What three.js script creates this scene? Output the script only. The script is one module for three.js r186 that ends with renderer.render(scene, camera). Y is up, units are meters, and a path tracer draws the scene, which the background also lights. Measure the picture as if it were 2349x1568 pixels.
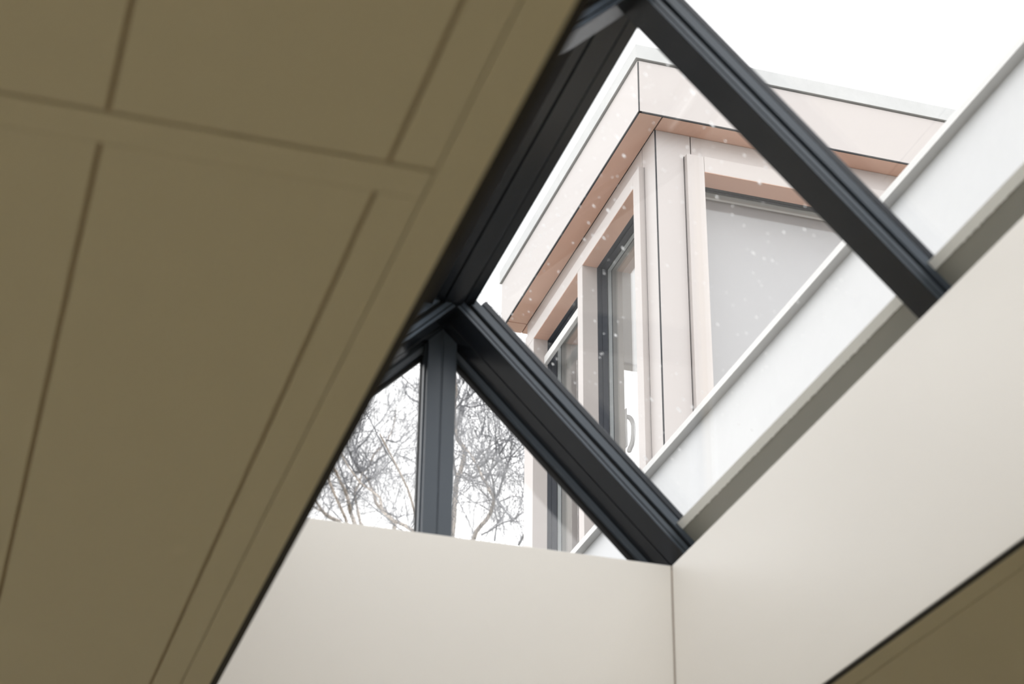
import * as THREE from 'three';
import { RoundedBoxGeometry } from 'three/addons/geometries/RoundedBoxGeometry.js';
import { mergeGeometries } from 'three/addons/utils/BufferGeometryUtils.js';

// ---------------------------------------------------------------- camera, sky, exposure
const EYE = 1.6;                                        // eye height above the room floor; all builder coordinates below are relative to the eye
const scene = new THREE.Scene();
const camera = new THREE.PerspectiveCamera(2 * Math.atan(784 / 4490.46) * 180 / Math.PI, 2349 / 1568, 0.05, 400);
{
  const yaw = 0.296084, pitch = 0.505254, roll = 0.012588;
  const f = new THREE.Vector3(Math.sin(yaw) * Math.cos(pitch), Math.sin(pitch), -Math.cos(yaw) * Math.cos(pitch));
  const r = new THREE.Vector3(Math.cos(yaw), 0, Math.sin(yaw)), u = new THREE.Vector3().crossVectors(r, f);
  const r2 = r.clone().multiplyScalar(Math.cos(roll)).addScaledVector(u, Math.sin(roll));
  const u2 = u.clone().multiplyScalar(Math.cos(roll)).addScaledVector(r, -Math.sin(roll));
  camera.quaternion.setFromRotationMatrix(new THREE.Matrix4().makeBasis(r2, u2, f.clone().negate()));
  camera.position.set(0, EYE, 0);
  camera.focus = 8.2;
  camera.userData.fStop = 5;
}
scene.background = new THREE.Color(1, 1, 1);            // even, overcast white sky
scene.backgroundIntensity = 1.0;
const renderer = new THREE.WebGLRenderer();
renderer.toneMapping = THREE.LinearToneMapping;
renderer.toneMappingExposure = 2.25;
renderer.shadowMap.enabled = true;

// ---------------------------------------------------------------- helpers
let seed = 20240611;
const rnd = () => { seed = (seed + 0x6d2b79f5) | 0; let t = Math.imul(seed ^ (seed >>> 15), 1 | seed); t = (t + Math.imul(t ^ (t >>> 7), 61 | t)) ^ t; return ((t ^ (t >>> 14)) >>> 0) / 4294967296; };
const rr = (a, b) => a + (b - a) * rnd();
const lin = (r, g, b) => new THREE.Color().setRGB(r, g, b);
const taken = new Map();
const numbered = (n) => { const k = taken.get(n) ?? 0; taken.set(n, k + 1); return k ? `${n}_${String(k).padStart(3, '0')}` : n; };

function noiseTexture(size, fn, srgb = false) {
  const d = new Uint8Array(size * size * 4);
  for (let y = 0; y < size; y++) for (let x = 0; x < size; x++) {
    const c = fn(x / size, y / size), i = (y * size + x) * 4;
    for (let k = 0; k < 3; k++) d[i + k] = Math.max(0, Math.min(255, Math.round((Array.isArray(c) ? c[k] : c) * 255)));
    d[i + 3] = 255;
  }
  const t = new THREE.DataTexture(d, size, size);
  t.wrapS = t.wrapT = THREE.RepeatWrapping; t.magFilter = THREE.LinearFilter; t.minFilter = THREE.LinearMipmapLinearFilter; t.generateMipmaps = true;
  if (srgb) t.colorSpace = THREE.SRGBColorSpace;
  t.needsUpdate = true;
  return t;
}
function valueNoise(cells, s) {                          // tileable value noise
  const g = []; let q = s; const r = () => (q = (q * 16807) % 2147483647) / 2147483647;
  for (let i = 0; i < cells * cells; i++) g.push(r());
  return (u, v) => {
    const x = u * cells, y = v * cells, x0 = Math.floor(x), y0 = Math.floor(y), fx = x - x0, fy = y - y0;
    const a = fx * fx * (3 - 2 * fx), b = fy * fy * (3 - 2 * fy), at = (i, j) => g[((j % cells + cells) % cells) * cells + ((i % cells + cells) % cells)];
    return (at(x0, y0) * (1 - a) + at(x0 + 1, y0) * a) * (1 - b) + (at(x0, y0 + 1) * (1 - a) + at(x0 + 1, y0 + 1) * a) * b;
  };
}
const nA = valueNoise(8, 11), nB = valueNoise(32, 23), nC = valueNoise(128, 37);
const mottle = (lo, hi) => noiseTexture(256, (u, v) => lo + (hi - lo) * (0.45 * nA(u, v) + 0.3 * nB(u, v) + 0.25 * nC(u, v)), false);

const std = (c, roughness, metalness = 0, more = {}) => new THREE.MeshPhysicalMaterial({ color: c, roughness, metalness, ...more });
const M = {
  lining: std(lin(0.85, 0.82, 0.772), 0.42),                                  // cream lacquered panels of the light shaft
  ceiling: std(lin(0.70, 0.645, 0.47), 0.5),                                    // beige ceiling cassettes
  ceilingDark: std(lin(0.46, 0.36, 0.22), 0.8),
  black: std(lin(0.012, 0.011, 0.010), 0.6),
  frame: std(lin(0.008, 0.011, 0.016), 0.26),                                  // anthracite powder coat
  capStrip: std(lin(0.068, 0.085, 0.107), 0.34),
  gasket: std(lin(0.008, 0.008, 0.009), 0.7),
  glass: new THREE.MeshPhysicalMaterial({ color: 0xffffff, roughness: 0, transmission: 1, thickness: 0, ior: 1.5 }),
  spacer: std(lin(0.84, 0.85, 0.82), 0.5),
  eave: std(lin(0.27, 0.265, 0.235), 0.22),
  copper: std(lin(0.585, 0.545, 0.528), 0.42, 0.15),                          // pale copper-pearl cladding
  surround: std(lin(0.615, 0.57, 0.548), 0.45, 0.1),
  soffit: std(lin(0.93, 0.605, 0.47), 0.45, 0.1),                              // deeper copper of soffits and window reveals
  joint: std(lin(0.045, 0.047, 0.052), 0.6),
  coping: std(lin(0.66, 0.67, 0.67), 0.55, 0, { map: mottle(0.86, 1.0) }),
  sashDark: std(lin(0.055, 0.06, 0.073), 0.45),
  sashGrey: std(lin(0.50, 0.49, 0.46), 0.45),
  sashPale: std(lin(0.74, 0.78, 0.78), 0.35),
  blind: std(lin(0.47, 0.47, 0.485), 0.9),
  white: std(lin(0.82, 0.82, 0.81), 0.5),
  kerb: std(lin(0.64, 0.65, 0.66), 0.35, 0, { map: mottle(0.93, 1.0) }),
  kerbCoping: std(lin(0.70, 0.70, 0.69), 0.4),
  handle: std(lin(0.70, 0.71, 0.70), 0.3),
  bead: std(lin(0.56, 0.49, 0.43), 0.6),
  plaster: std(lin(0.80, 0.77, 0.70), 0.9),
  oak: std(lin(0.60, 0.52, 0.38), 0.5, 0, { map: mottle(0.75, 1.0) }),
  roof: std(lin(0.14, 0.137, 0.13), 0.9, 0, { map: mottle(0.7, 1.0) }),
  ground: std(lin(0.30, 0.29, 0.25), 0.95, 0, { map: mottle(0.6, 1.0) }),
  speck: std(lin(0.92, 0.92, 0.92), 1, 0, { transmission: 0.95, thickness: 0 }),
  bark: std(lin(1, 1, 1), 0.85, 0, { map: noiseTexture(256, (u, v) => { const n = nA(u, v * 4) * 0.5 + nB(u, v * 2) * 0.5, dark = nB(u * 0.5, v * 3) > 0.80 ? 0.38 : 1; return [0.74 * dark * (0.8 + 0.3 * n), 0.70 * dark * (0.8 + 0.3 * n), 0.66 * dark * (0.8 + 0.3 * n)]; }, true) }),
  twig: std(lin(0.20, 0.205, 0.22), 0.9),
};

function mesh(name, geo, mat, parent) {
  const m = new THREE.Mesh(geo, mat); m.name = parent === scene ? numbered(name) : name; m.castShadow = m.receiveShadow = true; parent.add(m); return m;
}
function bx(x0, x1, y0, y1, z0, z1, r = 0) {             // a box by its faces, edges rounded by r
  const a = Math.abs(x1 - x0), b = Math.abs(y1 - y0), c = Math.abs(z1 - z0);
  const g = r ? new RoundedBoxGeometry(a, b, c, 1, Math.min(r, a * 0.45, b * 0.45, c * 0.45)) : new THREE.BoxGeometry(a, b, c);
  return g.translate((x0 + x1) / 2, (y0 + y1) / 2, (z0 + z1) / 2);
}
const merge = (...g) => mergeGeometries(g.map((q) => (q.index ? q.toNonIndexed() : q)));
const things = [];
function thing(name, label, category, group) {
  const o = new THREE.Group(); o.name = numbered(name); o.userData = { label, category }; if (group) o.userData.group = group;
  scene.add(o); things.push(o); return o;
}
function struct(o, label, category) { o.userData.kind = 'structure'; if (label) { o.userData.label = label; o.userData.category = category; } things.push(o); return o; }
function metre(g, s) {                                   // texture coordinates in metres / s, by the way each face points
  const q = g.index ? g.toNonIndexed() : g; q.computeVertexNormals();
  const p = q.attributes.position, n = q.attributes.normal, uv = new Float32Array(p.count * 2);
  for (let i = 0; i < p.count; i++) {
    const ax = Math.abs(n.getX(i)), ay = Math.abs(n.getY(i)), az = Math.abs(n.getZ(i));
    const [u, v] = ay > ax && ay > az ? [p.getX(i), p.getZ(i)] : ax > az ? [p.getZ(i), p.getY(i)] : [p.getX(i), p.getY(i)];
    uv[i * 2] = u / s; uv[i * 2 + 1] = v / s;
  }
  q.setAttribute('uv', new THREE.BufferAttribute(uv, 2));
  return q;
}

// ---------------------------------------------------------------- the room
const CE = 1.2, FL = -EYE, XL = 0.503, XR = 1.567, ZE = -3.865, ZN = -0.30, TOP = 1.72, RF = 1.5;   // ceiling, floor, light shaft faces, upstand top, roof
const RX0 = -4.2, RX1 = 4.8, RZ0 = -6.6, RZ1 = 4.2;
function slabWithHole(x0, x1, z0, z1, hx0, hx1, hz0, hz1, y0, y1) {
  const s = new THREE.Shape([new THREE.Vector2(x0, z0), new THREE.Vector2(x1, z0), new THREE.Vector2(x1, z1), new THREE.Vector2(x0, z1)]);
  s.holes.push(new THREE.Path([new THREE.Vector2(hx0, hz0), new THREE.Vector2(hx0, hz1), new THREE.Vector2(hx1, hz1), new THREE.Vector2(hx1, hz0)]));
  return new THREE.ExtrudeGeometry(s, { depth: y1 - y0, bevelEnabled: false }).rotateX(Math.PI / 2).translate(0, y1, 0);
}
struct(mesh('floor', metre(bx(RX0 - 0.2, RX1 + 0.2, FL - 0.15, FL, RZ0 - 0.2, RZ1 + 0.2), 1), M.oak, scene), 'warm oak coloured floor of the room below the ceiling', 'floor');
struct(mesh('roof_slab', metre(slabWithHole(-4.6, 9, -12, 4.7, XL - 0.075, XR + 0.075, ZE - 0.075, ZN + 0.075, 1.225, RF), 1.5), M.roof, scene), 'flat roof deck around the skylight', 'roof');
// ceiling: backing sheet with separate cassettes below it
const ceiling = new THREE.Group(); ceiling.name = 'ceiling'; scene.add(ceiling);
struct(ceiling, 'matt beige metal cassette ceiling around the skylight opening', 'ceiling');
mesh('backing', slabWithHole(RX0, RX1, RZ0, RZ1, XL - 0.021, XR + 0.021, ZE - 0.021, ZN + 0.021, CE + 0.0052, CE + 0.022), M.ceilingDark, ceiling);
{
  const rows = [[-6.6, -4.195], [-4.138, -1.7945], [-1.732, 0.66], [0.717, 3.06], [3.117, 4.2]];
  const panel = (x0, x1, z0, z1, nm = 'panel') => { if (x1 - x0 > 0.01 && z1 - z0 > 0.01) mesh(nm, bx(x0, x1, CE, CE + 0.005, z0, z1, 0.0012), M.ceiling, ceiling); };
  const hole = [XL - 0.012, XR + 0.013, ZE - 0.013, ZN + 0.012];
  // left of the opening: full columns, then a border strip and an edge strip that run along the opening
  for (const [z0, z1] of rows) {
    for (let k = 0; k < 15; k++) { const x1 = 0.3835 - 0.304 * k, x0 = Math.max(RX0, x1 - 0.2985); panel(x0, x1, z0, z1); }
    for (let k = 0; k < 11; k++) { const x0 = 1.6245 + 0.304 * k, x1 = Math.min(RX1, x0 + 0.2985); panel(x0, x1, z0, z1); }
  }
  for (const z of [-1.766, -4.1665, 0.6885, 3.0885]) { panel(RX0, 0.4385, z - 0.0275, z + 0.0275, 'crossbar'); panel(1.6245, RX1, z - 0.0275, z + 0.0275, 'crossbar'); }
  for (const [z0, z1] of rows) panel(0.3885, 0.4385, z0, z1, 'border_strip');
  panel(0.4400, hole[0], -6.6, 4.2, 'edge_strip');
  panel(hole[1], 1.6215, -6.6, 4.2, 'edge_strip');
  panel(hole[0] + 0.003, hole[1] - 0.003, -6.6, hole[2] - 0.002); panel(hole[0] + 0.003, hole[1] - 0.003, hole[3] + 0.002, 4.2);
  // black shadow gap around the shaft
  mesh('shadow_gap', merge(bx(hole[0] - 0.002, XL + 0.0015, CE + 0.001, CE + 0.0035, ZE - 0.013, ZN + 0.012), bx(XR + 0.0005, hole[1], CE + 0.001, CE + 0.0035, ZE - 0.013, ZN + 0.012),
    bx(XL, XR, CE + 0.001, CE + 0.0035, ZE - 0.013, ZE - 0.0005), bx(XL, XR, CE + 0.001, CE + 0.0035, ZN + 0.0005, ZN + 0.012)), M.black, ceiling);
}
// light shaft: cream lining panels on a blockwork upstand
const shaft = new THREE.Group(); shaft.name = 'wall_shaft'; scene.add(shaft);
struct(shaft, 'smooth cream lining panels of the light shaft under the skylight', 'wall');
mesh('lining_panel', bx(XR, XR + 0.02, CE + 0.004, TOP, ZE + 0.002, ZN - 0.002, 0.0015), M.lining, shaft);
mesh('lining_panel', bx(XL - 0.02, XL, CE + 0.004, TOP, ZE + 0.002, ZN - 0.002, 0.0015), M.lining, shaft);
mesh('lining_panel', bx(XL + 0.002, XR - 0.002, CE + 0.004, TOP, ZE - 0.02, ZE, 0.0015), M.lining, shaft);
mesh('lining_panel', bx(XL + 0.002, XR - 0.002, CE + 0.004, TOP, ZN, ZN + 0.02, 0.0015), M.lining, shaft);
mesh('corner_bead', merge(bx(XR - 0.0022, XR - 0.0004, CE + 0.004, TOP - 0.001, ZE + 0.0004, ZE + 0.0022), bx(XL + 0.0004, XL + 0.0022, CE + 0.004, TOP - 0.001, ZE + 0.0004, ZE + 0.0022)), M.bead, shaft);
mesh('upstand', merge(bx(XR + 0.021, XR + 0.075, CE + 0.025, TOP - 0.002, ZE - 0.075, ZN + 0.075), bx(XL - 0.075, XL - 0.021, CE + 0.025, TOP - 0.002, ZE - 0.075, ZN + 0.075),
  bx(XL - 0.021, XR + 0.021, CE + 0.025, TOP - 0.002, ZE - 0.075, ZE - 0.021), bx(XL - 0.021, XR + 0.021, CE + 0.025, TOP - 0.002, ZN + 0.021, ZN + 0.075)), M.ceilingDark, shaft);
// walls with two window bands that light the room
function wallWithOpening(name, axis, at, dir, a0, a1, o0, o1, label) {      // axis 'x': wall runs along x at z = at
  const y0 = FL, y1 = 1.222, s0 = FL + 0.45, s1 = 1.0, q = (u0, u1, v0, v1) => (axis === 'x' ? bx(u0, u1, v0, v1, at, at + dir * 0.2) : bx(at, at + dir * 0.2, v0, v1, u0, u1));
  struct(mesh(name, o0 === null ? q(a0, a1, y0, y1) : merge(q(a0, o0, y0, y1), q(o1, a1, y0, y1), q(o0, o1, y0, s0), q(o0, o1, s1, y1)), M.plaster, scene), label, 'wall');
  if (o0 === null) return;
  const w = new THREE.Group(); w.name = numbered('window_1').replace('window_1_001', 'window_2'); scene.add(w);
  struct(w, axis === 'x' ? 'wide dark framed window band behind the viewer' : 'wide dark framed window band in the side wall', 'window');
  const p = (u0, u1, v0, v1, d0, d1) => (axis === 'x' ? bx(u0, u1, v0, v1, at + dir * d0, at + dir * d1) : bx(at + dir * d0, at + dir * d1, v0, v1, u0, u1));
  mesh('window_frame', merge(p(o0, o1, s0, s0 + 0.05, 0.06, 0.14), p(o0, o1, s1 - 0.05, s1, 0.06, 0.14), p(o0, o0 + 0.05, s0 + 0.05, s1 - 0.05, 0.06, 0.14), p(o1 - 0.05, o1, s0 + 0.05, s1 - 0.05, 0.06, 0.14)), M.frame, w);
  const n = 4, step = (o1 - o0) / n;
  for (let k = 0; k < n; k++) {
    if (k) mesh('mullion', p(o0 + k * step - 0.025, o0 + k * step + 0.025, s0 + 0.05, s1 - 0.05, 0.06, 0.14), M.frame, w);
    mesh('pane', p(o0 + k * step + (k ? 0.025 : 0.05), o0 + (k + 1) * step - (k < n - 1 ? 0.025 : 0.05), s0 + 0.05, s1 - 0.05, 0.098, 0.102), M.glass, w);
  }
}
wallWithOpening('wall_back', 'x', RZ1, 1, RX0 - 0.2, RX1 + 0.2, -3.8, 4.4, 'pale plaster wall behind the viewer');
wallWithOpening('wall_left', 'z', RX0, -1, RZ0, RZ1, -6.2, 3.8, 'pale plaster side wall left of the viewer');
wallWithOpening('wall_right', 'z', RX1, 1, RZ0, RZ1, null, null, 'pale plaster side wall right of the viewer');
wallWithOpening('wall_front', 'x', RZ0, -1, RX0 - 0.2, RX1 + 0.2, null, null, 'pale plaster wall far beyond the light shaft');

// ---------------------------------------------------------------- skylight
const C = 1.035, AY = 2.295, K = Math.SQRT1_2;
// slope coordinates: u runs down the slope from the apex, n stands off the underside, z along the ridge
function slope(side, geo) {                              // geometry built with x = u, y = n, z = side * z
  const m = new THREE.Matrix4().makeBasis(new THREE.Vector3(side * K, -K, 0), new THREE.Vector3(side * K, K, 0), new THREE.Vector3(0, 0, side));
  return geo.applyMatrix4(m.setPosition(C, AY, 0));
}
const sb = (side, u0, u1, n0, n1, z0, z1, r = 0) => slope(side, side > 0 ? bx(u0, u1, n0, n1, z0, z1, r) : bx(u0, u1, n0, n1, -z1, -z0, r));
function prismU(side, poly, u0, u1) {                    // a bar along the slope with section poly = [[z, n], ...]
  const s = new THREE.Shape(poly.map(([z, n]) => new THREE.Vector2(side * z, n)));
  const g = new THREE.ExtrudeGeometry(s, { depth: u1 - u0, bevelEnabled: false });
  g.applyMatrix4(new THREE.Matrix4().makeBasis(new THREE.Vector3(0, 0, 1), new THREE.Vector3(0, 1, 0), new THREE.Vector3(-1, 0, 0)).setPosition(u1, 0, 0));
  return slope(side, g);
}
const sky = thing('ridge_skylight', 'dark anthracite framed ridge skylight with double pitch glazing', 'skylight');
const UE = 0.86;                                        // slope length to the eaves
const rafterZ = [-3.842, -2.63, -1.425, -0.295];
rafterZ.forEach((zn, i) => {
  for (const side of [1, -1]) {
    const zf = zn - 0.074, far = i === 0;
    const bar = mesh('rafter', merge(sb(side, -0.002, UE, 0, 0.0085, zf, zn, 0.0015), sb(side, 0, UE, 0.0085, 0.0105, zf + 0.0015, zn - 0.0015), sb(side, 0, UE, 0.0105, 0.022, zf, zn, 0.0015)), M.frame, sky);
    mesh('side_strip', merge(sb(side, 0.004, UE, 0.0012, 0.0078, zn - 0.004, zn + 0.0008), sb(side, 0.004, UE, 0.0112, 0.0215, zn - 0.004, zn + 0.0008), sb(side, 0.004, UE, 0.0112, 0.0215, zf - 0.0008, zf + 0.004)), M.capStrip, bar);
    mesh('gasket', sb(side, -0.01, UE, 0.022, 0.033, zf + 0.009, zn - 0.009), M.gasket, bar);
    mesh('cap_strip', sb(side, -0.01, UE, 0.033, 0.052, zf, zn, 0.0012), M.capStrip, bar);
    mesh('outer_cap', sb(side, 0.03, UE + 0.02, 0.060, 0.076, zf + 0.008, zn - 0.008, 0.003), M.frame, bar);
    if (far) {
      const gb = mesh('gable_frame', merge(sb(side, -0.002, UE, -0.0015, 0.05, -3.958, zf - 0.0018, 0.0012), sb(side, 0, UE, -0.0005, 0.05, -4.03, -3.9592, 0.001)), M.frame, sky);
      mesh('glazing_bead', prismU(side, [[-3.983, -0.0006], [-3.985, -0.011], [-3.990, -0.0135], [-3.996, -0.0135], [-3.996, -0.0006]], 0.0, UE - 0.02), M.capStrip, gb);
      mesh('bead_gasket', prismU(side, [[-3.9965, -0.001], [-3.9965, -0.021], [-4.006, -0.0225], [-4.012, -0.0225], [-4.012, -0.001]], 0.0, UE - 0.02), M.gasket, gb);
    }
  }
});
// panes: three bays on either side
for (let k = 0; k < 3; k++) for (const side of [1, -1]) mesh('roof_pane', sb(side, 0.0, UE + 0.02, 0.0525, 0.0585, rafterZ[k] - 0.03, rafterZ[k + 1] - 0.044), M.glass, sky);
// ridge: stepped profile
{
  const z0 = -4.03, z1 = -0.24, ridge = mesh('ridge_beam', merge(bx(C - 0.030, C + 0.0145, 2.300, 2.400, z0, z1, 0.002), bx(C + 0.018, C + 0.043, 2.3045, 2.32, z0, z1, 0.002), bx(C + 0.012, C + 0.02, 2.316, 2.40, z0, z1),
    bx(C - 0.056, C - 0.0325, 2.302, 2.325, z0, z1, 0.002), bx(C - 0.034, C - 0.028, 2.314, 2.4, z0, z1)), M.frame, sky);
  mesh('ridge_flange', bx(C - 0.093, C - 0.058, 2.290, 2.297, z0, z1, 0.001), M.gasket, ridge);
  mesh('ridge_cap', merge(sb(1, -0.03, 0.006, 0.0595, 0.066, z0, z1), sb(-1, -0.03, 0.006, 0.0595, 0.066, z0, z1), bx(C - 0.04, C + 0.04, 2.32, 2.372, z0, z1)), M.frame, ridge);
}
// eaves: a thin bar under the lower edge of the glass with the pale spacer and its uneven sealant line
for (const side of [1, -1]) {
  const bar = mesh('eave_bar', merge(sb(side, 0.736, UE + 0.01, 0.0440, 0.0520, -4.03, -0.24), sb(side, 0.79, UE, 0.0, 0.044, -4.03, -0.24)), M.eave, sky);
  for (let k = 0; k < 3; k++) {
    const za = rafterZ[k] + 0.001, zb = rafterZ[k + 1] - 0.0752, pts = [new THREE.Vector2(0.7185, za), new THREE.Vector2(0.7185, zb)];
    for (let i = 0; i <= 240; i++) { const t = i / 240, bite = rnd() < 0.12 ? rr(0.0005, 0.0018) : rr(-0.0004, 0.0004); pts.push(new THREE.Vector2(0.7375 + bite, zb + (za - zb) * t)); }
    const g = new THREE.ExtrudeGeometry(new THREE.Shape(pts.map((p) => new THREE.Vector2(p.x, -side * p.y))), { depth: 0.009, bevelEnabled: false }).rotateX(-Math.PI / 2).translate(0, 0.0425, 0);
    mesh('spacer', slope(side, g), M.spacer, bar);
  }
}
// gable: mullion, base rail and two panes
for (const [zg, s, nm] of [[-4.006, 1, 'far'], [-0.235, -1, 'near']]) {
  const zf = zg + s * 0.049, y0 = TOP - 0.012, y1 = AY + 0.06;
  const mul = mesh('mullion', merge(bx(C - 0.0355, C - 0.0012, y0, y1, zf - s * 0.036, zf, 0.002), bx(C + 0.0012, C + 0.0355, y0, y1, zf - s * 0.036, zf, 0.002), bx(C - 0.02, C + 0.02, y0, y1, zf - s * 0.036, zf - s * 0.003)), M.capStrip, sky);
  mesh('glazing_bead', merge(bx(C - 0.0395, C - 0.0355, y0, y1, zg + s * 0.010, zg + s * 0.03), bx(C + 0.0355, C + 0.0395, y0, y1, zg + s * 0.010, zg + s * 0.03)), M.capStrip, mul);
  mesh('bead_gasket', merge(bx(C - 0.0415, C + 0.0415, y0, y1, zg - s * 0.006, zg + s * 0.010)), M.gasket, mul);
  mesh('base_rail', bx(XL - 0.02, XR + 0.02, TOP - 0.012, TOP - 0.004, zg - 0.03, zg + 0.03), M.frame, sky);
  for (const side of [1, -1]) {
    const w = 0.62, sh = new THREE.Shape([new THREE.Vector2(0, y0), new THREE.Vector2(w, y0), new THREE.Vector2(w, AY + 0.03 - w), new THREE.Vector2(0, AY + 0.03)]);
    const g = new THREE.ExtrudeGeometry(side > 0 ? sh : new THREE.Shape(sh.getPoints().map((p) => new THREE.Vector2(-p.x, p.y))), { depth: 0.005, bevelEnabled: false }).translate(C, 0, zg - 0.0025);
    mesh('gable_pane', g, M.glass, sky);
  }
}
// dried water spots on the outside of the far right roof pane
{
  const n = 300, spots = new THREE.InstancedMesh(new THREE.SphereGeometry(1, 6, 4), M.speck, n), m = new THREE.Matrix4(), basis = new THREE.Matrix4().makeBasis(new THREE.Vector3(K, -K, 0), new THREE.Vector3(K, K, 0), new THREE.Vector3(0, 0, 1));
  for (let i = 0; i < n; i++) {
    const s = rr(0.0009, 0.0022) * (rnd() < 0.16 ? 1.9 : 1), u = 0.06 + 0.64 * Math.pow(rnd(), 1.5), z = -3.80 + 1.08 * Math.pow(rnd(), 1.25);
    m.copy(basis).setPosition(C + K * (u + 0.0588), AY + K * (-u + 0.0588), z).scale(new THREE.Vector3(s * rr(1, 2.2), 0.0002, s));
    spots.setMatrixAt(i, m);
  }
  spots.name = 'water_spots'; spots.userData.kind = 'stuff'; sky.add(spots);
}

// ---------------------------------------------------------------- white roof kerb beside the skylight
{
  const k = thing('roof_kerb', 'long low white kerb with thin coping beside the skylight', 'kerb'), z0 = -10.5, z1 = 4.2;
  mesh('kerb_wall', metre(bx(2.128, 2.30, RF, 2.708, z0, z1), 2.2), M.kerb, k);
  mesh('coping', bx(2.10, 2.33, 2.7075, 2.733, z0, z1, 0.002), M.kerbCoping, k);
}

// ---------------------------------------------------------------- rooftop pavilion clad in pale copper panels
const pav = thing('rooftop_pavilion', 'pale copper clad rooftop building with deep fascia and framed windows', 'building');
{
  const fx = 2.741, fz = -7.0, wx = 2.862, wz = -7.112, ex = 6.6, ez = -9.205, bz = -9.09, rx = 6.48, xf = 2.834, zf = -7.081, SF = 5.386, g = 0.0045;
  // copings
  const cop = (a) => mesh('coping', metre(a, 0.8), M.coping, pav);
  cop(merge(bx(2.730, 2.80, 5.692, 5.770, -8.140, fz + 0.011), bx(2.80, ex, 5.692, 5.770, fz - 0.06, fz + 0.011))); cop(bx(2.730, 2.80, 5.692, 5.770, ez - 0.011, -8.1425, 0.002));
  cop(bx(2.801, ex, 5.692, 5.770, ez - 0.011, ez + 0.06, 0.002)); cop(bx(ex - 0.06, ex + 0.011, 5.692, 5.7695, ez + 0.061, fz - 0.061, 0.002));
  mesh('roof_deck', bx(2.79, ex - 0.05, 5.60, 5.70, ez + 0.05, fz - 0.05), M.joint, pav);
  // dark substructure behind the open joints
  mesh('substructure', merge(bx(fx + 0.012, ex - 0.012, SF + 0.0105, 5.693, ez + 0.012, fz - 0.012)), M.joint, pav);
  // fascia panels
  mesh('joint_profile', merge(bx(fx + 0.001, fx + 0.016, SF + 0.0008, SF + 0.0062, ez + 0.001, fz - 0.001), bx(fx + 0.001, ex - 0.001, SF + 0.0008, SF + 0.0062, fz - 0.016, fz - 0.001), bx(fx + 0.001, fx + 0.011, SF + 0.0062, 5.677, fz - 0.011, fz - 0.001), bx(wx + 0.0008, wx + 0.0095, RF, SF - 0.001, wz - 0.0095, wz - 0.0008), bx(wx + 0.001, wx + 0.01, RF, 5.2605, -7.2558, -7.2508)), M.joint, pav);
  mesh('fascia_panel', bx(fx + g + 0.0025, 4.95, SF + 0.0065, 5.684, fz - 0.012, fz, 0.001), M.copper, pav);
  mesh('fascia_panel', bx(4.956, ex - g, SF + 0.0065, 5.684, fz - 0.012, fz, 0.001), M.copper, pav);
  mesh('fascia_panel', bx(fx, fx + 0.012, SF + 0.0065, 5.684, ez + g, fz - 0.005, 0.001), M.copper, pav);
  mesh('fascia_panel', bx(ex - 0.012, ex, SF + 0.0065, 5.684, ez + g, fz - g, 0.001), M.copper, pav);
  mesh('fascia_panel', bx(fx + g, ex - g, SF + 0.0065, 5.684, ez, ez + 0.012, 0.001), M.copper, pav);
  // soffit panels
  const so = (x0, x1, z0, z1) => mesh('soffit_panel', bx(x0, x1, SF, SF + 0.010, z0, z1, 0.001), M.soffit, pav);
  so(fx + 0.0085, wx - 0.0025, -9.09, fz - 0.0085); so(fx + 0.0085, wx - 0.0025, ez + g, -9.0965);
  so(wx + 0.0045, 4.95, wz - 0.03, fz - 0.0085); so(4.956, ex - g, wz - 0.03, fz - 0.0085); so(wx + 0.003, ex - g, ez + g, bz + 0.03); so(rx - 0.03, ex - g, bz + 0.035, wz - 0.035);
  // wall panels, front (seen right of the corner) and side
  const wp = (x0, x1, y0, y1, z0, z1) => mesh('wall_panel', bx(x0, x1, y0, y1, z0, z1, 0.0008), M.copper, pav);
  mesh('wall_panel', merge(bx(wx + 0.0075, 3.0415, 5.262, SF - 0.0015, wz - 0.01, wz), bx(wx + 0.0075, 3.005, RF, 5.262, wz - 0.01, wz)), M.copper, pav);
  wp(3.0470, 4.95, 5.2635, SF - 0.0015, wz - 0.01, wz); wp(4.956, rx, 5.2635, SF - 0.0015, wz - 0.01, wz); wp(5.36, rx, RF, 5.261, wz - 0.01, wz); wp(3.012, 5.354, RF, 2.5, wz - 0.01, wz);
  mesh('wall_panel', merge(bx(wx, wx + 0.01, 5.262, SF - 0.0015, -7.275, wz - 0.0035), bx(wx, wx + 0.01, RF, 5.262, -7.250, wz - 0.0035)), M.copper, pav);
  wp(wx, wx + 0.01, 5.263, SF - 0.0015, bz, -7.280); wp(wx, wx + 0.01, RF, 5.2605, bz, -9.042); wp(wx, wx + 0.01, RF, 2.5, -9.038, -7.256);
  wp(wx, rx, RF, 2.5, bz, bz + 0.01); wp(wx + 0.011, rx, 5.255, SF - 0.0015, bz, bz + 0.01); wp(rx - 0.01, rx, RF, SF - 0.0015, bz + 0.011, wz - 0.011); wp(wx + 0.011, 3.15, 2.501, 5.254, bz, bz + 0.01); wp(5.9, rx - 0.011, 2.501, 5.254, bz, bz + 0.01);
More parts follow.
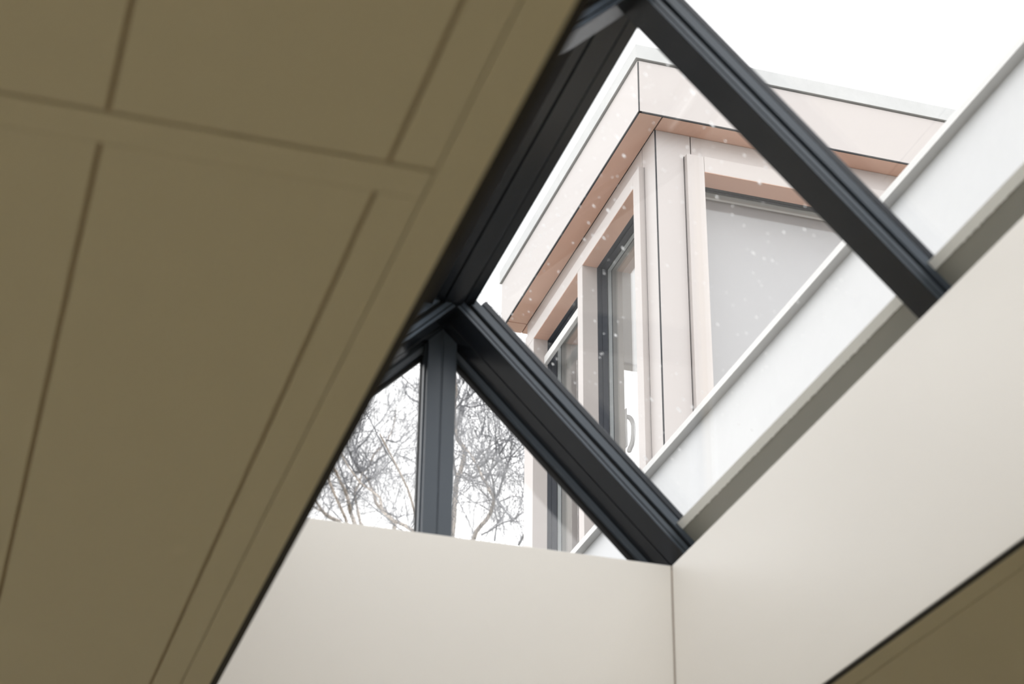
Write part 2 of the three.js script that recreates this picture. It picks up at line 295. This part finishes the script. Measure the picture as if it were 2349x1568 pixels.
  // inner walls and ceiling
  mesh('wall_core', merge(bx(wx + 0.011, 3.08, 2.5, 5.385, -7.335, wz - 0.0105), bx(3.012, 3.085, 2.5, 5.2, -7.2, wz - 0.0105), bx(wx + 0.011, 3.05, 5.19, 5.385, -8.98, -7.336), bx(wx + 0.011, 3.05, 2.5, 5.19, bz + 0.011, -8.9), bx(wx + 0.011, 3.05, RF, 2.5, bz + 0.011, -7.13),
    bx(3.18, 5.36, 5.19, 5.385, -7.27, wz - 0.0105), bx(3.05, 5.36, RF, 2.5, -7.2, wz - 0.0105), bx(5.30, rx - 0.012, RF, 5.385, -7.2, wz - 0.0105)), M.joint, pav);
  mesh('inner_ceiling', bx(3.052, rx - 0.012, 5.20, 5.21, bz + 0.012, -7.28), M.white, pav);
  mesh('inner_floor', bx(3.052, rx - 0.012, 2.4, 2.5, bz + 0.012, -7.21), M.white, pav);
  mesh('inner_wall', merge(bx(6.40, rx - 0.012, 2.5, 5.2, bz + 0.012, -7.21), bx(5.37, 6.40, 2.5, 5.2, -7.24, -7.21)), M.white, pav);

  // front window: surround, recessed frame, pane and grey blind
  const wA = mesh('window_surround', merge(bx(3.011, 3.0975, 2.5, 5.261, -7.199, zf, 0.0015), bx(3.0985, 5.27, 5.176, 5.263, -7.199, zf, 0.0015), bx(5.2705, 5.354, 2.5, 5.261, -7.199, zf, 0.0015), bx(3.0985, 5.27, 2.5, 2.58, -7.199, zf, 0.0015)), M.surround, pav);
  wA.userData.label = 'pale pink surround of the large front window';
  mesh('reveal_lining', bx(3.0985, 5.27, 5.174, 5.1759, -7.199, zf - 0.001), M.soffit, wA);
  const ring = (x0, x1, y0, y1, z0, z1, t) => merge(bx(x0, x1, y1 - t, y1, z0, z1), bx(x0, x1, y0, y0 + t, z0, z1), bx(x0, x0 + t, y0 + t, y1 - t, z0, z1), bx(x1 - t, x1, y0 + t, y1 - t, z0, z1));
  const wAf = mesh('window_frame', merge(ring(3.0, 5.36, 2.5, 5.1775, -7.214, -7.2, 0.0055), ring(3.0, 5.36, 2.5, 5.18, -7.228, -7.2145, 0.0125)), M.sashDark, pav);
  mesh('sash', ring(3.0, 5.36, 2.5, 5.18, -7.268, -7.2335, 0.013), M.sashGrey, wAf);
  mesh('pane', bx(3.0, 5.36, 2.5, 5.18, -7.2325, -7.2285), M.glass, wAf);
  mesh('blind', bx(3.05, 5.32, 2.52, 5.178, -7.305, -7.300), M.blind, wAf);
  // side windows
  const wB = mesh('window_surround', merge(bx(xf, 2.915, 2.5, 5.262, -7.337, -7.256, 0.0015), bx(xf, 2.915, 5.186, 5.262, -9.038, -7.3375, 0.0015), bx(xf, 2.915, 2.5, 5.1855, -8.1545, -8.079, 0.0015), bx(xf, 2.915, 2.5, 5.1855, -9.038, -8.887, 0.0015), bx(xf, 2.915, 2.5, 2.58, -8.8865, -7.3375)), M.surround, pav);
  wB.userData.label = 'cream surround with posts of the two side windows';
  for (const [z0, z1] of [[-8.0785, -7.3375], [-8.8865, -8.155]]) mesh('reveal_lining', bx(xf + 0.001, 2.915, 5.184, 5.1859, z0, z1), M.soffit, wB);
  [[-8.079, -7.337], [-8.887, -8.1545]].forEach(([z0, z1], i) => {
    const rg = (x0, x1, t) => merge(bx(x0, x1, 5.186 - t, 5.19, z0 - 0.004, z1 + 0.004), bx(x0, x1, 2.5, 2.58 + t, z0 - 0.004, z1 + 0.004), bx(x0, x1, 2.58 + t, 5.186 - t, z0 - 0.004, z0 + t), bx(x0, x1, 2.58 + t, 5.186 - t, z1 - t, z1 + 0.004));
    const f = mesh('window_frame', merge(rg(2.9152, 2.9375, 0.002), rg(2.938, 2.9655, 0.008)), M.sashDark, pav);
    mesh('pane', bx(2.966, 2.970, 2.58, 5.19, z0, z1), M.glass, f);
    mesh('glazing_spacer', rg(2.9705, 2.988, 0.010), M.sashPale, f);
    mesh('spacer_gasket', rg(2.9883, 2.9912, 0.0115), M.gasket, f);
    mesh('sash', merge(rg(2.9915, 3.018, 0.012), rg(3.0182, 3.045, 0.016)), M.sashGrey, f);
    if (i === 1) mesh('blind_rail', bx(2.893, 2.914, 5.030, 5.079, z0 + 0.004, z1 - 0.004, 0.002), M.white, f);
    if (i === 0) {
      const hz = z0 + 0.014, curve = new THREE.CatmullRomCurve3([[3.046, 4.345, hz], [3.066, 4.348, hz], [3.085, 4.325, hz], [3.089, 4.27, hz], [3.082, 4.21, hz], [3.068, 4.172, hz]].map((p) => new THREE.Vector3(...p)));
      mesh('handle', merge(new THREE.TubeGeometry(curve, 20, 0.012, 8), new THREE.SphereGeometry(0.0125, 10, 8).translate(3.0655, 4.166, hz), bx(3.046, 3.053, 4.18, 4.39, hz - 0.014, hz + 0.014, 0.003)), M.handle, f);
    }
  });
  // back window
  const wC = mesh('window_frame', ring(3.15, 5.9, 2.5, 5.255, bz + 0.012, bz + 0.07, 0.07), M.sashGrey, pav);
  mesh('pane', bx(3.22, 5.83, 2.57, 5.185, bz + 0.035, bz + 0.04), M.glass, wC);
}

// ---------------------------------------------------------------- ground and birches
struct(mesh('ground', metre(bx(-90, 90, FL - 0.6, FL - 0.16, -120, 60), 6), M.ground, scene), 'wintry ground outside the building', 'ground');
const LIMBS = [
[0,0.030,0.013,4.15,8.7,-19.5,4.11,8.82,-19.52,4.04,8.83,-19.3,4.02,8.94,-19.35,3.96,8.99,-19.26,3.9,9.05,-19.21,3.85,9.11,-19.16,3.78,9.1,-19.04,3.72,9.18,-19.05,3.65,9.21,-19],
[0,0.020,0.011,4.22,8.71,-19.5,4.2,8.84,-19.54,4.22,9.05,-19.76,4.19,9.11,-19.72,4.21,9.21,-19.77,4.26,9.32,-19.85,4.29,9.44,-19.91,4.32,9.54,-20],
[0,0.032,0.013,4.62,8.69,-19.5,4.59,8.78,-19.52,4.55,8.89,-19.6,4.48,8.99,-19.68,4.44,9.05,-19.71,4.44,9.18,-19.81,4.41,9.28,-19.83,4.38,9.4,-19.89,4.35,9.51,-20,4.32,9.54,-20],
[0,0.015,0.004,4.32,9.54,-20,4.43,9.7,-20.13,4.49,9.88,-20.21,4.6,10.06,-20.34,4.71,10.24,-20.48,4.81,10.49,-20.64,4.84,10.66,-20.68,4.88,10.87,-20.8],
[0,0.012,0.004,4.32,9.54,-20,4.26,9.52,-19.89,4.19,9.6,-19.84,4.1,9.62,-19.67,4.05,9.64,-19.59,4,9.72,-19.53,3.98,9.77,-19.4],
[0,0.012,0.004,4.32,9.54,-20,4.23,9.51,-19.94,4.15,9.54,-19.84,4.08,9.59,-19.78,3.97,9.53,-19.58,3.92,9.6,-19.6],
[0,0.010,0.004,4.34,9.56,-20,4.33,9.75,-20.12,4.27,9.86,-20.13,4.23,10,-20.18,4.29,10.21,-20.33,4.27,10.32,-20.4],
[0,0.010,0.004,4.07,9.02,-19.5,4.03,9.11,-19.46,3.97,9.15,-19.36,3.93,9.18,-19.28,3.88,9.26,-19.26,3.85,9.32,-19.2],
[0,0.010,0.004,4.16,9.05,-19.6,4.16,9.2,-19.8,4.15,9.39,-20.05,4.16,9.53,-20.2],
[0,0.012,0.004,4.11,8.87,-19.5,4.13,8.96,-19.47,4.18,9.05,-19.4,4.24,9.15,-19.37,4.32,9.17,-19.27,4.4,9.26,-19.19,4.49,9.38,-19.19,4.52,9.46,-19.13,4.55,9.51,-19.05,4.64,9.6,-19],
[0,0.012,0.004,4.52,8.86,-19.5,4.6,8.87,-19.56,4.7,8.89,-19.67,4.73,8.92,-19.66,4.85,9.03,-19.86,4.94,9.09,-19.93,5.05,9.19,-20],
[0,0.007,0.003,4.54,8.95,-19.7,4.46,8.95,-19.69,4.38,8.97,-19.8,4.31,8.95,-19.82,4.25,9.02,-19.9],
[0,0.012,0.004,4.13,9.68,-19.8,4.27,9.85,-19.96,4.37,10,-20,4.47,10.21,-20.17,4.61,10.44,-20.36,4.73,10.69,-20.51,4.82,10.92,-20.6],
[0,0.012,0.004,4.6,10,-20,4.73,10.03,-20.08,4.86,10.23,-20.3,5,10.42,-20.49,5.11,10.56,-20.62,5.24,10.72,-20.8],
[0,0.010,0.004,4.85,11.15,-20.5,4.99,11.19,-20.72,5.08,11.17,-20.79,5.18,11.22,-21],
[0,0.010,0.004,5.16,10.82,-20.5,5.05,10.9,-20.64,4.96,11.04,-20.71,4.95,11.38,-20.92,4.87,11.55,-21],
[2,0.034,0.013,5.49,11.94,-26.84,5.26,11.9,-26.6,5.12,11.86,-26.34,4.99,11.81,-26.03,4.91,11.84,-25.94,4.75,11.79,-25.62],
[2,0.024,0.011,5.42,11.93,-26.84,5.33,12.12,-27.02,5.21,12.25,-27.18,5.15,12.37,-27.35,5.06,12.42,-27.45],
[2,0.009,0.004,5.29,12.04,-26.84,5.4,12.26,-27.06,5.5,12.4,-27.22,5.65,12.58,-27.45],
[1,0.029,0.014,3.99,6.54,-14.76,4,6.68,-14.76,4.01,6.84,-14.78,4.04,7.02,-14.86,4.03,7.1,-14.81,4.08,7.24,-14.85,4.11,7.37,-14.88,4.13,7.47,-14.92,4.1,7.55,-14.95,4.05,7.58,-14.92,4.04,7.69,-14.93,4.05,7.87,-15,4.07,8.04,-15.06,4.08,8.15,-15.07,4.05,8.27,-15.07,4.08,8.4,-15.09],
[1,0.014,0.005,4.06,7.21,-14.92,4.02,7.23,-14.83,3.98,7.31,-14.77,3.93,7.37,-14.67,3.87,7.44,-14.6],
[1,0.010,0.004,4.06,7.58,-14.92,4.08,7.74,-15.01,4.1,7.87,-15.03,4.14,8.02,-15.12,4.19,8.17,-15.18,4.24,8.31,-15.25],
[1,0.025,0.013,4.09,6.42,-14.43,4.11,6.5,-14.39,4.15,6.54,-14.33,4.2,6.63,-14.34,4.2,6.66,-14.26,4.19,6.7,-14.2,4.17,6.67,-14.1],
[1,0.016,0.005,4.17,6.67,-14.1,4.13,6.71,-14.09,4.12,6.82,-14.18,4.09,6.89,-14.21,4.08,7,-14.28,4.03,7.04,-14.24,4.04,7.16,-14.38,4.01,7.23,-14.42,3.97,7.28,-14.43],
[1,0.012,0.004,4.17,6.67,-14.1,4.18,6.67,-14.02,4.18,6.71,-13.98,4.19,6.77,-13.94,4.19,6.81,-13.92,4.21,6.88,-13.89,4.24,6.95,-13.88,4.29,7.01,-13.78],
[1,0.012,0.004,4.11,6.85,-14.19,4.13,6.9,-14.15,4.16,6.96,-14.14,4.18,6.98,-14.09,4.21,7.08,-14.1,4.23,7.12,-14.03,4.28,7.23,-14.01,4.3,7.24,-13.94],
[1,0.010,0.004,4.08,7.01,-14.27,4.13,7.07,-14.28,4.21,7.15,-14.36,4.27,7.14,-14.39,4.34,7.22,-14.5,4.41,7.27,-14.52,4.48,7.29,-14.54,4.58,7.37,-14.6],
[1,0.008,0.004,4.08,7.01,-14.27,4.14,7.06,-14.3,4.19,7.18,-14.38,4.24,7.26,-14.4,4.32,7.34,-14.44,4.44,7.43,-14.51],
[1,0.008,0.004,4.11,7.25,-14.92,4.15,7.23,-14.88,4.19,7.2,-14.89,4.21,7.16,-14.75,4.28,7.16,-14.69,4.34,7.13,-14.62,4.4,7.11,-14.6],
[1,0.008,0.004,4.08,7.94,-15.01,4.1,7.89,-14.89,4.16,7.87,-14.86,4.2,7.85,-14.78,4.25,7.83,-14.68,4.3,7.82,-14.6],
[1,0.008,0.004,4.07,7.92,-15.01,4.1,7.96,-14.93,4.14,7.96,-14.85,4.17,7.98,-14.76,4.2,7.95,-14.68],
[1,0.006,0.003,3.96,7.05,-14.35,4,6.98,-14.18,4.02,6.95,-14.1],
[1,0.008,0.004,4.21,6.55,-14.6,4.25,6.55,-14.5,4.29,6.57,-14.44,4.33,6.57,-14.33,4.38,6.56,-14.25,4.4,6.57,-14.16,4.46,6.6,-14.1],
[1,0.012,0.005,4.38,6.28,-14.1,4.37,6.28,-13.99,4.37,6.3,-13.91,4.38,6.3,-13.78],
[1,0.008,0.004,4.25,6.4,-14.35,4.28,6.54,-14.42,4.32,6.65,-14.51,4.32,6.76,-14.6],
[1,0.008,0.004,4.13,7.52,-14.6,4.2,7.5,-14.72,4.26,7.65,-14.82,4.32,7.85,-14.95,4.32,7.96,-15.01],
[1,0.008,0.004,4.28,7.15,-14.43,4.28,7.27,-14.44,4.31,7.46,-14.59,4.32,7.59,-14.61,4.32,7.73,-14.7,4.36,7.85,-14.76]
];
function tube(pts, r0, r1, sides, seg) {
  const c = new THREE.CatmullRomCurve3(pts), n = seg ?? Math.max(2, (pts.length - 1) * 2), fr = c.computeFrenetFrames(n), pos = [], nor = [], uv = [], idx = [], len = c.getLength();
  for (let i = 0; i <= n; i++) {
    const p = c.getPointAt(i / n), r = r0 + (r1 - r0) * i / n;
    for (let j = 0; j <= sides; j++) {
      const a = j / sides * Math.PI * 2, d = fr.normals[i].clone().multiplyScalar(Math.cos(a)).addScaledVector(fr.binormals[i], Math.sin(a));
      pos.push(p.x + d.x * r, p.y + d.y * r, p.z + d.z * r); nor.push(d.x, d.y, d.z); uv.push(j / sides, i / n * len * 0.7);
      if (i < n && j < sides) { const k = i * (sides + 1) + j, q = k + sides + 1; idx.push(k, k + 1, q, k + 1, q + 1, q); }
    }
  }
  const g = new THREE.BufferGeometry(); g.setAttribute('position', new THREE.Float32BufferAttribute(pos, 3)); g.setAttribute('normal', new THREE.Float32BufferAttribute(nor, 3)); g.setAttribute('uv', new THREE.Float32BufferAttribute(uv, 2)); g.setIndex(idx);
  return g;
}
const V = (x, y, z) => new THREE.Vector3(x, y, z);
const trees = [
  { joint: V(4.39, 8.23, -19.6), foot: V(4.55, FL - 0.16, -19.8), r: 0.13, label: 'bare birch with forked pale limbs seen left of the mullion', top: 13 },
  { joint: V(4.05, 6.18, -14.76), foot: V(4.1, FL - 0.16, -14.8), r: 0.12, label: 'bare white barked birch seen just right of the mullion', top: 13 },
  { joint: V(5.4, 10.5, -26.84), foot: V(5.7, FL - 0.16, -27), r: 0.12, label: 'bare leaning birch lowest at the left beside the ceiling edge', top: 11 },
];
trees.forEach((T, ti) => {
  const root = thing('birch_tree', T.label, 'tree', 'bare birches beyond the gable glass');
  mesh('trunk', tube([T.foot, T.foot.clone().lerp(T.joint, 0.35).add(V(0.06, 0, 0.05)), T.foot.clone().lerp(T.joint, 0.7).add(V(-0.05, 0, 0.02)), T.joint], T.r, T.r * 0.62, 10, 14), M.bark, root);
  const twigs = [], boughs = [];
  const grow = (p, d, len, r, level) => {                // a wandering side branch that droops more the thinner it is
    const n = level >= 2 ? 4 : 5, pts = [p.clone()], q = p.clone(), dir = d.clone();
    for (let i = 0; i < n; i++) {
      dir.add(V(rr(-0.28, 0.28), rr(-0.28, 0.28) - (level >= 2 ? 0.42 : level === 1 ? 0.06 : -0.05), rr(-0.28, 0.28))).normalize();
      q.addScaledVector(dir, len / n); pts.push(q.clone());
    }
    (level >= 1 ? twigs : boughs).push(tube(pts, r, Math.max(0.0012, r * 0.45), level >= 1 ? 3 : 5, level >= 2 ? 4 : 6));
    if (level < 3) {
      const kids = level === 0 ? 5 : level === 1 ? 3 : 2;
      for (let k = 0; k < kids; k++) {
        const i = 1 + Math.floor(rnd() * (pts.length - 1)), b = dir.clone().add(V(rr(-1, 1), rr(-0.7, 0.9), rr(-1, 1))).normalize();
        grow(pts[i], b, len * rr(0.4, 0.72), Math.max(0.0014, r * 0.6), level + 1);
      }
    }
  };
  LIMBS.filter((l) => l[0] === ti).forEach(([, r0, r1, ...c], li) => {
    const pts = []; for (let i = 0; i < c.length; i += 3) pts.push(V(c[i], c[i + 1], c[i + 2]));
    if (pts[0].distanceTo(T.joint) < 0.75 && r0 > 0.013) pts.unshift(T.joint.clone());
    mesh('branch', tube(pts, r0, r1, 7), r0 > 0.013 ? M.bark : M.twig, root);
    const n = Math.round(pts.length * 0.9);
    for (let k = 0; k < n; k++) {
      const t = Math.min(pts.length - 1.001, 0.8 + rnd() * (pts.length - 1.8)), i = Math.floor(t), p = pts[i].clone().lerp(pts[i + 1], t - i), d = pts[i + 1].clone().sub(pts[i]).normalize();
      grow(p, d.multiplyScalar(0.7).add(V(rr(-1, 1), rr(-0.4, 1), rr(-1, 1))).normalize(), rr(0.4, 1.1), Math.min(0.005, r1 * 0.8), rnd() < 0.4 ? 0 : 1);
    }
    for (let k = 0; k < pts.length * 4; k++) {             // long thin strands that hang from the crown
      const t = Math.min(pts.length - 1.001, 0.6 + rnd() * (pts.length - 1.6)), i = Math.floor(t), p = pts[i].clone().lerp(pts[i + 1], t - i).add(V(rr(-0.45, 0.45), rr(-0.2, 0.5), rr(-0.4, 0.4))), l = rr(0.25, 0.85), a = rr(-0.2, 0.2), q = rr(-0.2, 0.2);
      twigs.push(tube([p, p.clone().add(V(a * l, -0.18 * l, q * l)), p.clone().add(V(a * 1.7 * l, -0.55 * l, q * 1.5 * l)), p.clone().add(V((a * 1.9 + rr(-0.05, 0.05)) * l, -l, q * 1.7 * l))], rr(0.0009, 0.0015), 0.0007, 3, 5));
    }
    const e = pts[pts.length - 1], d = e.clone().sub(pts[pts.length - 2]).normalize();
    for (let k = 0; k < 2; k++) grow(e, d.clone().add(V(rr(-0.4, 0.4), rr(-0.2, 0.5), rr(-0.4, 0.4))).normalize(), rr(0.4, 0.8), Math.max(0.003, r1 * 0.8), 0);
  });
  for (let k = 0; k < 6; k++) {                            // the rest of the crown, all round the trunk
    const a = k / 6 * Math.PI * 2 + rr(-0.2, 0.2), out = V(Math.cos(a), rr(0.7, 1.5), Math.sin(a)).normalize(), p0 = T.foot.clone().lerp(T.joint, rr(0.72, 0.98)), l = rr(2.2, 3.4), pts = [p0];
    for (let i = 1; i < 7; i++) pts.push(p0.clone().addScaledVector(out, l * i / 6).add(V(rr(-0.13, 0.13), rr(-0.1, 0.1) + 0.05 * i, rr(-0.13, 0.13))));
    mesh('branch', tube(pts, 0.022, 0.006, 6), M.bark, root);
    for (let j = 0; j < 7; j++) { const t = rr(1.5, 5.99), i = Math.floor(t); grow(pts[i].clone().lerp(pts[i + 1], t - i), out.clone().add(V(rr(-1, 1), rr(-0.5, 0.8), rr(-1, 1))).normalize(), rr(0.5, 1.2), 0.005, rnd() < 0.4 ? 0 : 1); }
  }
  mesh('boughs', mergeGeometries(boughs), M.twig, root).userData.kind = 'stuff';
  mesh('twigs', mergeGeometries(twigs), M.twig, root).userData.kind = 'stuff';
});

// ---------------------------------------------------------------- put every thing on its own base, floor at y = 0
scene.updateMatrixWorld(true);
for (const o of things) {
  if (o.isMesh) { const b = new THREE.Box3().setFromObject(o), c = b.getCenter(new THREE.Vector3()); o.geometry.translate(-c.x, -b.min.y, -c.z); o.position.set(c.x, b.min.y + EYE, c.z); o.children.forEach((k) => k.geometry.translate(-c.x, -b.min.y, -c.z)); continue; }
  const b = new THREE.Box3().setFromObject(o), c = b.getCenter(new THREE.Vector3()), done = new Set();
  o.traverse((k) => {
    if (k.isInstancedMesh) { k.position.set(-c.x, -b.min.y, -c.z); return; }
    if (k.isMesh && !done.has(k.geometry)) { done.add(k.geometry); k.geometry.translate(-c.x, -b.min.y, -c.z); }
  });
  o.position.set(c.x, b.min.y + EYE, c.z);
}
renderer.render(scene, camera);
